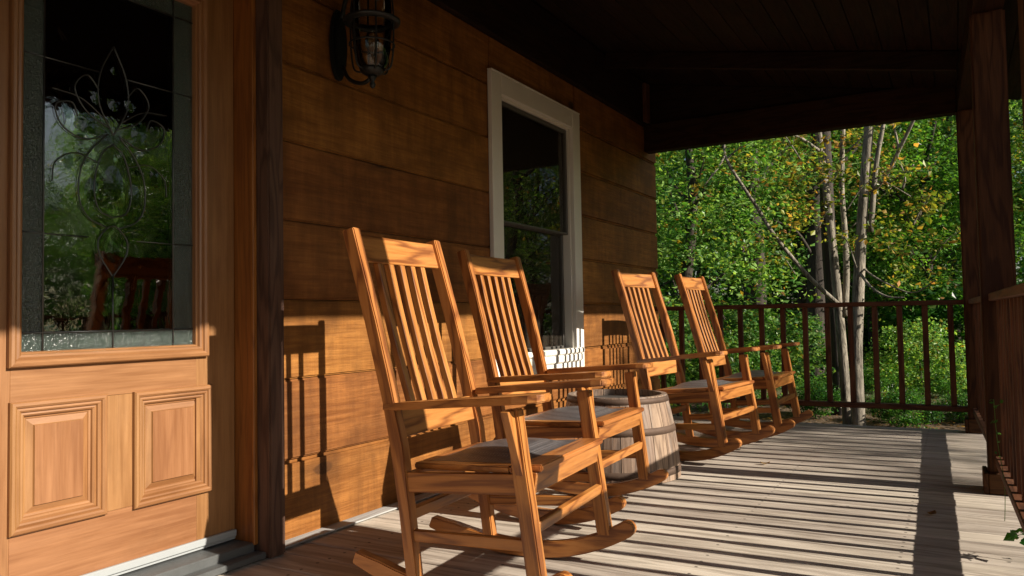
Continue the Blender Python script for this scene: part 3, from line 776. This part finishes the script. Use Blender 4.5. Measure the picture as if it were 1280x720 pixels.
# ------------------------------------------------------------------ camera
CAM = Vector((2.3317, 0, .87))
def camR(yaw, pitch, roll):
    f = Vector((-math.sin(yaw) * math.cos(pitch), math.cos(yaw) * math.cos(pitch), math.sin(pitch)))
    r = Vector((math.cos(yaw), math.sin(yaw), 0)); d = f.cross(r)
    c, s = math.cos(roll), math.sin(roll)
    return c * r + s * d, -s * r + c * d, f
cr_, cd_, cf_ = camR(.520227, .0394685, .01766162)
cam = bpy.data.cameras.new('camera'); co = bpy.data.objects.new('camera', cam); COL.objects.link(co)
m = Matrix.Identity(4)
for i in range(3): m[i][0] = cr_[i]; m[i][1] = -cd_[i]; m[i][2] = -cf_[i]; m[i][3] = CAM[i]
co.matrix_world = m
cam.sensor_width = 36; cam.lens = 36 * 966.5 / 1280; cam.clip_start = .02; cam.clip_end = 2000
S.camera = co
def at(px, Y, py=390):
    """world point at depth y=Y whose direction is photo pixel (px,py); used to lay out the garden"""
    d = cr_ * ((px - 640) / 966.5) + cd_ * ((py - 360) / 966.5) + cf_
    return CAM + d * ((Y - CAM.y) / d.y)

# ------------------------------------------------------------------ trees
def leaves(centers, per, rad, size, seed, droop=.3):
    R = random.Random(seed); vs, fs = [], []
    for (c, k) in centers:
        for _ in range(int(per * k)):
            a = Vector((R.gauss(0, 1), R.gauss(0, 1), R.gauss(0, .55))) * rad * .55 * k
            p = Vector(c) + a
            d = Vector((R.gauss(0, 1), R.gauss(0, 1), R.gauss(-droop, .5))).normalized()
            nrm = Vector((R.gauss(0, .6), R.gauss(0, .6), 1)).normalized(); s = nrm.cross(d).normalized()
            L = size * R.choice((.6, .8, 1, 1, 1.3, 1.7)); w = L * .33
            q = d.cross(s) * L * .10
            n = len(vs)
            vs += [(p)[:], (p + d * L * .45 + s * w - q)[:], (p + d * L)[:], (p + d * L * .45 - s * w - q)[:]]
            fs.append((n, n + 1, n + 2, n + 3))
    return vs, fs
def leafmesh(name, data, mat):
    me = bpy.data.meshes.new(name); me.from_pydata(data[0], [], data[1]); me.materials.append(mat); return me
def crown_centers(seed, h0, h1, rx, nb, hollow=.35):
    R = random.Random(seed); out = []
    for _ in range(nb):
        while True:
            u = Vector((R.uniform(-1, 1), R.uniform(-1, 1), R.uniform(-1, 1)))
            if hollow < u.length < 1: break
        zz = (u.z + 1) / 2; taper = 1 - .45 * max(0, zz - .45) / .55
        out.append((Vector((u.x * rx * taper, u.y * rx * taper, h0 + (h1 - h0) * zz)), R.uniform(.6, 1.3)))
    return out
def trunk_part(paths, name, mat):
    p = Part()
    for pts, r0, r1 in paths:
        c = catmull(pts, 5); n_ = len(c)
        p.add(tube(c, [r0 + (r1 - r0) * i / (n_ - 1) for i in range(n_)], 10), (0, 0, 1), True)
    return p.mesh(name, mat)
def std_trunk(seed, h, r, lean=.3, limbs=7, ch0=1.8, reach=1.7):
    R = random.Random(seed); tp = [(0, 0, -.3)] + [(R.uniform(-1, 1) * lean * k / 4, R.uniform(-1, 1) * lean * k / 4, h * k / 4) for k in range(1, 5)]
    out = [(tp, r, r * .25)]
    for _ in range(limbs):
        z = R.uniform(ch0, h * .85); a = R.uniform(0, 2 * PI); L = R.uniform(.5, 1) * reach
        out.append(([(0, 0, z), (math.cos(a) * L * .5, math.sin(a) * L * .5, z + L * .3), (math.cos(a) * L, math.sin(a) * L, z + L * .75)], r * .32, r * .06))
    return out
CR = []
specs = [(1, 1.2, 8.5, 2.6, 150, 70, 'leaf'), (2, 1.8, 9.5, 2.9, 160, 65, 'leaf'), (3, .9, 7.0, 2.3, 130, 70, 'leafdark'), (4, 2.0, 8.0, 2.5, 120, 60, 'leafy'), (5, .2, 2.1, 1.25, 70, 60, 'leaf'), (6, .15, 1.4, .95, 55, 60, 'leafdark'), (7, 6.2, 10.5, 2.7, 75, 95, 'leaf')]
for (sd, h0, h1, rx, nb, per, mt) in specs:
    small = h1 < 3
    me = leafmesh('crown', leaves(crown_centers(sd, h0, h1, rx, nb, .2 if small else .3), per * 1.9, .55 if not small else .3, .092 if not small else .07, sd), M[mt])
    tk = trunk_part(std_trunk(sd, h1 * .9, .15 if not small else .03, .35 if not small else .1, 8 if not small else 6, 1.5 if not small else .3, 1.8 if not small else .7), 'trunk', M['bark'])
    CR.append((me, tk))
def tree(kind, x, y, sc, rot, label, group=None, name='leafy_tree', cat='tree', crownmat=None):
    t = thing(name, label, cat, (x, y, gz(x, y)), group, world=False)
    t.scale = (sc, sc, sc); t.rotation_euler[2] = rot
    for me, nm in zip(CR[kind], ('crown', 'trunk' if name != 'shrub' else 'stems')):
        o = bpy.data.objects.new(nm, me); COL.objects.link(o); o.parent = t
    return t

# the pale clump just off the end of the deck, built stem by stem
b0 = at(1068, 9.9); base = Vector((b0.x, b0.y, gz(b0.x, b0.y)))
def T(px, py, dy=0): return at(px, 9.9 + dy, py)[:]
t = thing('pale_trunk_tree', 'clump of tall pale grey trunks rising just beyond the end railing', 'tree', base[:])
def stem(pts, r0, r1, nm='trunk', mat='palebark'):
    o = bpy.data.objects.new(nm, trunk_part([(pts, r0, r1)], nm, M[mat])); COL.objects.link(o); o.parent = t; o.matrix_parent_inverse = Matrix.Translation(-Vector(t['_world']))
G0 = lambda px, dy=0: (at(px, 9.9 + dy).x, 9.9 + dy, GZ - .2)
stem([G0(1069), T(1070, 450), T(1072, 390), T(1075, 320), T(1080, 240), T(1086, 160), T(1092, 60), T(1096, -40)], .080, .042)
stem([G0(1056, .3), T(1054, 450, .3), T(1048, 380, .3), T(1042, 320, .3), T(1034, 250, .3), T(1026, 190, .3), T(1018, 120, .3), T(1008, 20, .3)], .06, .034)
stem([T(1056, 395, .3), T(1058, 340, .4), T(1056, 290, .5), T(1052, 230, .5), T(1054, 150, .5), T(1056, 60, .6)], .042, .025, 'limb')
stem([T(1088, 290), T(1092, 240), T(1096, 200), T(1106, 140), T(1112, 60)], .035, .02, 'limb')
stem([T(1091, 240), T(1110, 215, -.2), T(1125, 185, -.3), T(1142, 150, -.4), T(1160, 110, -.5)], .028, .014, 'limb')
stem([T(1098, 222, -.1), T(1122, 220, -.2), T(1142, 206, -.3)], .02, .008, 'limb')
stem([T(1124, 190, -.3), T(1119, 165, -.3), T(1111, 140, -.3)], .016, .008, 'limb')
stem([T(1128, 236, -.2), T(1131, 222, -.2), T(1122, 195, -.3)], .014, .008, 'limb')
stem([T(1074, 340), T(1090, 360, -.4), T(1110, 371, -.6), T(1130, 372, -.7)], .018, .007, 'limb')
stem([T(1078, 335), T(1100, 350, -.3), T(1140, 366, -.5), T(1170, 350, -.8)], .012, .005, 'limb')
stem([T(1050, 382, .2), T(1020, 355, .0), T(990, 322, -.1), T(965, 290, -.2), T(948, 262, -.2), T(930, 235, -.3), T(914, 210, -.3), T(906, 192, -.3), T(905, 170, -.3)], .028, .014, 'leaning_limb')
stem([T(908, 200, -.3), T(918, 190, -.3), T(934, 180, -.3)], .014, .006, 'limb')
stem([T(906, 195, -.3), T(896, 212, -.4), T(880, 232, -.5)], .014, .006, 'limb')
stem([T(1026, 190, .3), T(1005, 175, .1), T(988, 165, 0), T(975, 140, 0)], .022, .01, 'limb')
cc = []
R4 = random.Random(44)
for _ in range(26):
    px, py = R4.uniform(975, 1175), R4.uniform(165, 350); dx = R4.uniform(-40, 60); dy_ = R4.uniform(-55, -8); e = R4.uniform(-.9, .9)
    stem([T(px, py, e), T(px + dx * .5, py + dy_ * .6 + R4.uniform(-6, 6), e), T(px + dx, py + dy_, e)], R4.uniform(.006, .012), .003, 'twig')
    cc += [(at(px + dx, 9.9 + e, py + dy_), .45), (at(px + dx * .6, 9.9 + e, py + dy_ * .7), .35)]
for _ in range(46):
    px, py = R4.uniform(960, 1180), R4.uniform(-160, 250)
    if abs(px - 1060) < 45 and py > 40 and R4.random() < .7: continue
    q = at(px, 9.9 + R4.uniform(-1.2, 1.6), py); cc.append((q, R4.uniform(.5, 1.0)))
for (px, py) in [(1000, 240), (985, 200), (1010, 215), (1060, 220), (1130, 275), (1150, 300), (1110, 290), (1140, 330), (1165, 345), (1120, 345), (1155, 250), (990, 235), (1005, 255), (975, 225), (1015, 200), (1000, 265), (985, 280), (880, 240), (925, 200), (1060, 175), (960, 300)]:
    for _ in range(2): cc.append((at(px + R4.uniform(-14, 14), 9.9 + R4.uniform(-.8, .8), py + R4.uniform(-12, 12)), R4.uniform(.4, .7)))
o = bpy.data.objects.new('crown', leafmesh('crown', leaves(cc, 66, .42, .055, 77), M['leafy'])); COL.objects.link(o); o.parent = t; o.matrix_parent_inverse = Matrix.Translation(-Vector(t['_world']))
# dark slim trunk behind the clump
t2b = at(1047, 11.2)
t = thing('dark_trunk_tree', 'dark straight trunk standing close behind the pale trunks', 'tree', (t2b.x, t2b.y, GZ))
o = bpy.data.objects.new('trunk', trunk_part([([(t2b.x, 11.2, GZ - .2), at(1045, 11.2, 420)[:], at(1036, 11.2, 300)[:], at(1030, 11.2, 160)[:], at(1022, 11.2, -60)[:]], .12, .07)], 'trunk', M['bark'])); COL.objects.link(o); o.parent = t; o.matrix_parent_inverse = Matrix.Translation(-Vector(t['_world']))
cc = [(at(R4.uniform(985, 1075), 11.2 + R4.uniform(-1, 1), R4.uniform(-250, 120)), R4.uniform(.6, 1)) for _ in range(20)]
o = bpy.data.objects.new('crown', leafmesh('crown', leaves(cc, 60, .5, .06, 78), M['leaf'])); COL.objects.link(o); o.parent = t; o.matrix_parent_inverse = Matrix.Translation(-Vector(t['_world']))

for (px, Y, r_, top, lab) in [(945, 14, .17, 938, 'thick dark trunk behind the leaning pale limb'), (1014, 15.5, .19, 1026, 'thick dark reddish trunk between the leaning limb and the pale trunks')]:
    q = at(px, Y); t = thing('dark_trunk_tree', lab, 'tree', (q.x, Y, GZ))
    pts = [(q.x, Y, GZ - .2), at((px * 2 + top) / 3 + 3, Y, 330)[:], at((px + top) / 2 - 2, Y, 240)[:], at(top, Y, 120)[:], at(top + 4, Y, -120)[:]]
    o = bpy.data.objects.new('trunk', trunk_part([(pts, r_, r_ * .6), ([pts[2], at(top + 30, Y + .4, 200)[:], at(top + 55, Y + .6, 175)[:]], .05, .02), ([pts[1], at(top - 30, Y - .4, 290)[:], at(top - 60, Y - .6, 275)[:]], .04, .015)], 'trunk', M['bark'])); COL.objects.link(o); o.parent = t; o.matrix_parent_inverse = Matrix.Translation(-Vector(t['_world']))
    cc = [(at(top + R4.uniform(-90, 90), Y + R4.uniform(-1.5, 1.5), R4.uniform(-300, 210)), R4.uniform(.7, 1.1)) for _ in range(60)]
    o = bpy.data.objects.new('crown', leafmesh('crown', leaves(cc, 70, .6, .075, int(px)), M['leafy' if px > 1000 else 'leaf'])); COL.objects.link(o); o.parent = t; o.matrix_parent_inverse = Matrix.Translation(-Vector(t['_world']))
BG = 'leafy trees in the woods behind the house'
BGL = 'green leafy tree in the woods seen between the end railing and the porch roof'
def bg(kind, px, Y, sc, label=None, nm='leafy_tree'):
    q = at(px, Y); tree(kind, q.x, Y, sc, rnd.uniform(0, 6), label or BGL, None if label else BG, nm)
bg(0, 862, 12.0, .80, 'bright green leafy tree just past the cabin corner, left of the leaning limb')
bg(1, 935, 16.5, 1.0, 'leafy tree with a dark trunk behind the leaning pale limb')
bg(2, 1160, 17.5, .8, 'dark green bushy tree right of the pale trunks')
bg(3, 1000, 19, 1.0, 'tree with yellowing leaves behind the pale trunks')
for k, px, Y, sc in [(1, 1190, 21, .95), (0, 1095, 22, 1.1), (5, 1215, 17, 1.5), (1, 800, 19, 1.1), (0, 880, 24, 1.2), (2, 960, 27, 1.3), (1, 1040, 29, 1.3), (0, 1130, 30, 1.3), (3, 1180, 27, 1.2), (1, 1250, 29, 1.2), (0, 840, 33, 1.4), (2, 920, 36, 1.5), (1, 1000, 38, 1.5), (0, 1080, 37, 1.5), (2, 1160, 39, 1.5), (1, 1230, 37, 1.5), (3, 1060, 24, 1.0), (2, 780, 28, 1.3)]:
    bg(k, px, Y, sc)
SHG = 'shrubs along the far edge of the lawn'
for i in range(34):
    px = 800 + i * 14 + rnd.uniform(-8, 8); Y = rnd.uniform(22, 31); q = at(px, Y)
    tree(4 if rnd.random() < .6 else 5, q.x, Y, rnd.uniform(.8, 1.5), rnd.uniform(0, 6), 'green shrub along the far edge of the lawn beyond the railing', SHG, 'shrub', 'shrub')
for (px, Y, sc, lab) in [(845, 9.2, .75, 'low green shrub beside the cabin corner behind the last chair'), (905, 10.4, .8, 'green shrub behind the end railing and the last chair'), (975, 11.8, .7, 'small shrub left of the pale trunks behind the railing'), (1150, 12.5, .6, 'small leafy shrub right of the pale trunks low behind the railing')]:
    q = at(px, Y); tree(4, q.x, Y, sc, rnd.uniform(0, 6), lab, None, 'shrub', 'shrub')
for i in range(9):
    px = 1015 + i * 22 + rnd.uniform(-6, 6); Y = rnd.uniform(9.5, 15); q = at(px, Y)
    tree(5, q.x, Y, rnd.uniform(.22, .4), rnd.uniform(0, 6), 'small leafy undergrowth plant on the ground behind the end railing', 'undergrowth behind the end railing', 'shrub', 'shrub')
for (x, y, sc) in [(4.3, 8.4, .95), (4.9, 9.9, 1.0), (4.6, 11.4, 1.0), (5.4, 12.8, 1.1), (5.0, 14.4, 1.1), (4.0, 7.4, .8)]:  # unseen shrub row added to keep sun off the ground past the deck end
    tree(5, x, y, sc, rnd.uniform(0, 6), 'added green shrub outside the frame to the right, shading the ground past the deck', 'added shade shrubs out of view', 'shrub', 'shrub')
# yard trees that shade the far deck boards and stand in the door and window reflections
YD = 'yard trees beyond the front railing'
YL = 'leafy yard tree beyond the front railing, outside the frame'
for k, x, y, sc in [(6, 15.5, 7.75, .95), (0, 30, 20.5, 1.3), (1, 26, 20, 1.15), (2, 31, 26, 1.4), (0, 22, 17.5, .95), (0, 17, 10.2, .66), (2, 16, 13.2, .74), (1, 18.5, 8, .6), (0, 14, 12.4, .66), (1, 19, 16, .8), (0, 22, 11, .7), (3, 26, 13, .55), (1, 24, 18, .95), (0, 28, 24, 1.1), (2, 19, 23, 1.0), (1, 30, 33, 1.3), (0, 33, 6, .85), (2, 36, -3, .95), (1, 27, -14, 1.2), (3, 22, 30, 1.0), (2, 40, 20, 1.2), (1, 12, 27, 1.1), (0, 8, 33, 1.2), (2, 45, 8, 1.1), (1, 9, 20, 1.2), (0, 14, 26, 1.25), (2, 12, 34, 1.4), (0, 17, 31, 1.3), (1, 6.5, 24, 1.1)]:
    tree(k, x, y, sc, rnd.uniform(0, 6), YL, YD)
# far wood: one mass of foliage behind everything
R5 = random.Random(5)
cc = []
for _ in range(520):
    a = R5.uniform(-.75, 1.5); d = R5.uniform(44, 52); cc.append((Vector((2 + d * math.sin(a), d * math.cos(a), GZ + R5.uniform(0, 1) ** .8 * (9 if a < .6 else 8))), R5.uniform(.8, 1.4)))
tag(bpy.data.objects.new('far_wood', leafmesh('far_wood', leaves(cc, 55, 1.9, .42, 9), M['leafdark'])), 'distant green wood closing the view beyond the lawn', 'woods', kind='stuff')
COL.objects.link(bpy.data.objects['far_wood'])

# leaf litter and grass
R6 = random.Random(6); vs, fs = [], []
for _ in range(7000):
    px = R6.uniform(800, 1300); Y = 6.9 + 8.5 * R6.random() ** 1.5; q = at(px, Y); L = R6.uniform(.03, .07)
    a = R6.uniform(0, 6.3); d = Vector((math.cos(a), math.sin(a), R6.uniform(-.2, .4))); s = Vector((-math.sin(a), math.cos(a), R6.uniform(-.4, .4)))
    c = Vector((q.x, Y, gz(q.x, Y) + .02)); n = len(vs); vs += [c[:], (c + d * L * .5 + s * L * .35)[:], (c + d * L)[:], (c + d * L * .5 - s * L * .35)[:]]; fs.append((n, n + 1, n + 2, n + 3))
o = bpy.data.objects.new('leaf_litter', leafmesh('leaf_litter', (vs, fs), M['litter'])); COL.objects.link(o); tag(o, 'brown fallen leaves scattered on the ground beyond the deck', 'leaf litter', kind='stuff')
vs, fs = [], []
for _ in range(26000):
    px = R6.uniform(790, 1320); Y = 14 + 20 * R6.random() ** 1.1; q = at(px, Y); x = q.x; c = Vector((x, Y, gz(x, Y))); h = R6.uniform(.05, .13); a = R6.uniform(0, 6.3); w = .012 + Y * .0006
    s = Vector((math.cos(a), math.sin(a), 0)) * w; tp = Vector((R6.gauss(0, .4) * h, R6.gauss(0, .4) * h, h)); n = len(vs)
    vs += [(c - s)[:], (c + s)[:], (c + tp)[:]]; fs.append((n, n + 1, n + 2))
o = bpy.data.objects.new('grass', leafmesh('grass', (vs, fs), M['grassblade'])); COL.objects.link(o); tag(o, 'green grass of the lawn beyond the end railing', 'grass', kind='stuff')

# weeds growing up at the deck edge
def weed(x, y, h, nl, label, seed):
    R = random.Random(seed); t = thing('weed', label, 'weed', (x, y, 0), 'weeds at the deck edge')
    pts = catmull([(x, y, -.04), (x + .006, y - .01, h * .3), (x - .012, y + .01, h * .65), (x - .02, y - .015, h)], 6)
    p = Part(); p.add(tube(pts, .0015, 6), (0, 0, 1), True); p.link('stem', M['leaf'], t)
    cs = [(pts[-1 - k * (len(pts) - 9) // nl], 1.0) for k in range(nl)]
    o = bpy.data.objects.new('foliage', leafmesh('foliage', leaves(cs, 3 if h > .3 else 4, .02 if h > .3 else .04, .02 if h > .3 else .03, seed), M['grassblade'])); COL.objects.link(o); o.parent = t; o.matrix_parent_inverse = Matrix.Translation(-Vector(t['_world']))
weed(2.535, 3.22, .12, 5, 'low bright green weed poking out under the front railing at the deck edge', 1)
weed(2.475, 3.80, .50, 6, 'tall thin weed climbing against the front railing balusters', 2)

for (x, y, a) in [(1.32, 4.62, .4), (2.2, 3.75, 1.1)]:
    vs, fs = [], []; m = 8
    for k in range(m + 1):
        t_ = k / m; w_ = .016 * math.sin(PI * t_) ** .8 + .0006; zz = .004 + .010 * (t_ - .5) ** 2 * 4
        for sgn in (-1, 0, 1): vs.append((x + math.cos(a) * .055 * t_ - math.sin(a) * w_ * sgn, y + math.sin(a) * .055 * t_ + math.cos(a) * w_ * sgn, zz + (.005 if sgn else 0)))
    for k in range(m):
        for j in (0, 1): b = k * 3 + j; fs.append((b, b + 1, b + 4, b + 3))
    o = bpy.data.objects.new('fallen_leaf', leafmesh('fallen_leaf', (vs, fs), M['litter'])); COL.objects.link(o); tag(o, 'dry brown fallen leaf lying on the deck boards', 'leaf', 'fallen leaves on the deck')

# something blue far behind the trees
q = at(1172, 33, 369); 
p = Part(); vs = []; m = 8
for i in range(m + 1):
    for j in range(m + 1):
        a, b = i / m, j / m; vs.append((q.x - 1.3 + 2.6 * a, 33 + 1.6 * b - .8, GZ + .1 + 1.75 * math.sin(PI * min(.97, max(.03, b))) ** .5 + .08 * math.sin(a * 9) * math.sin(b * 7)))
for pz in range(0): pass
p.raw(vs, [(i * (m + 1) + j, (i + 1) * (m + 1) + j, (i + 1) * (m + 1) + j + 1, i * (m + 1) + j + 1) for i in range(m) for j in range(m)], smooth=True)
for i in (0, m): p.raw([(q.x - 1.3 + 2.6 * i / m, 33 + 1.6 * j / m - .8, GZ + .1 + (1.75 * math.sin(PI * min(.97, max(.03, j / m))) ** .5 + .08 * math.sin(i / m * 9) * math.sin(j / m * 7))) for j in range(m + 1)] + [(q.x - 1.3 + 2.6 * i / m, 33.8, GZ), (q.x - 1.3 + 2.6 * i / m, 32.2, GZ)], [tuple(range(m + 3))])
tag(p.link('tarp_covered_pile', M['blue']), 'blue tarp covered pile glimpsed through the trees above the end railing', 'tarp')

# ------------------------------------------------------------------ light
SUN = Vector((1, .045, .545)).normalized()
w = bpy.data.worlds.new('World'); S.world = w; w.use_nodes = True
nt = w.node_tree; nt.nodes.clear()
out = nt.nodes.new('ShaderNodeOutputWorld'); bg_ = nt.nodes.new('ShaderNodeBackground'); sky = nt.nodes.new('ShaderNodeTexSky')
sky.sky_type = 'NISHITA'; sky.sun_disc = False; sky.sun_elevation = math.asin(SUN.z); sky.sun_rotation = math.atan2(SUN.x, SUN.y)
sky.air_density = 1; sky.dust_density = 1.2; sky.ozone_density = 1
bg_.inputs[1].default_value = .05
nt.links.new(sky.outputs[0], bg_.inputs[0]); nt.links.new(bg_.outputs[0], out.inputs[0])
l = bpy.data.lights.new('sun', 'SUN'); l.energy = 5; l.angle = math.radians(.55); l.color = (1, .91, .78)
lo = bpy.data.objects.new('sun', l); COL.objects.link(lo); lo.rotation_euler = SUN.to_track_quat('Z', 'Y').to_euler(); lo.location = (8, 1.4, 5)

for o in list(bpy.data.objects):
    if '_world' in o: del o['_world']
S.view_settings.view_transform = 'Standard'; S.view_settings.look = 'None'; S.view_settings.exposure = .80; S.view_settings.gamma = 1; S.view_settings.use_curve_mapping = False
S.cycles.use_denoising = True
try: S.cycles.denoiser = 'OPENIMAGEDENOISE'
except Exception: pass
S.cycles.max_bounces = 8; S.cycles.transparent_max_bounces = 12
S.cycles.sample_clamp_indirect = 6; S.cycles.caustics_reflective = False; S.cycles.caustics_refractive = False
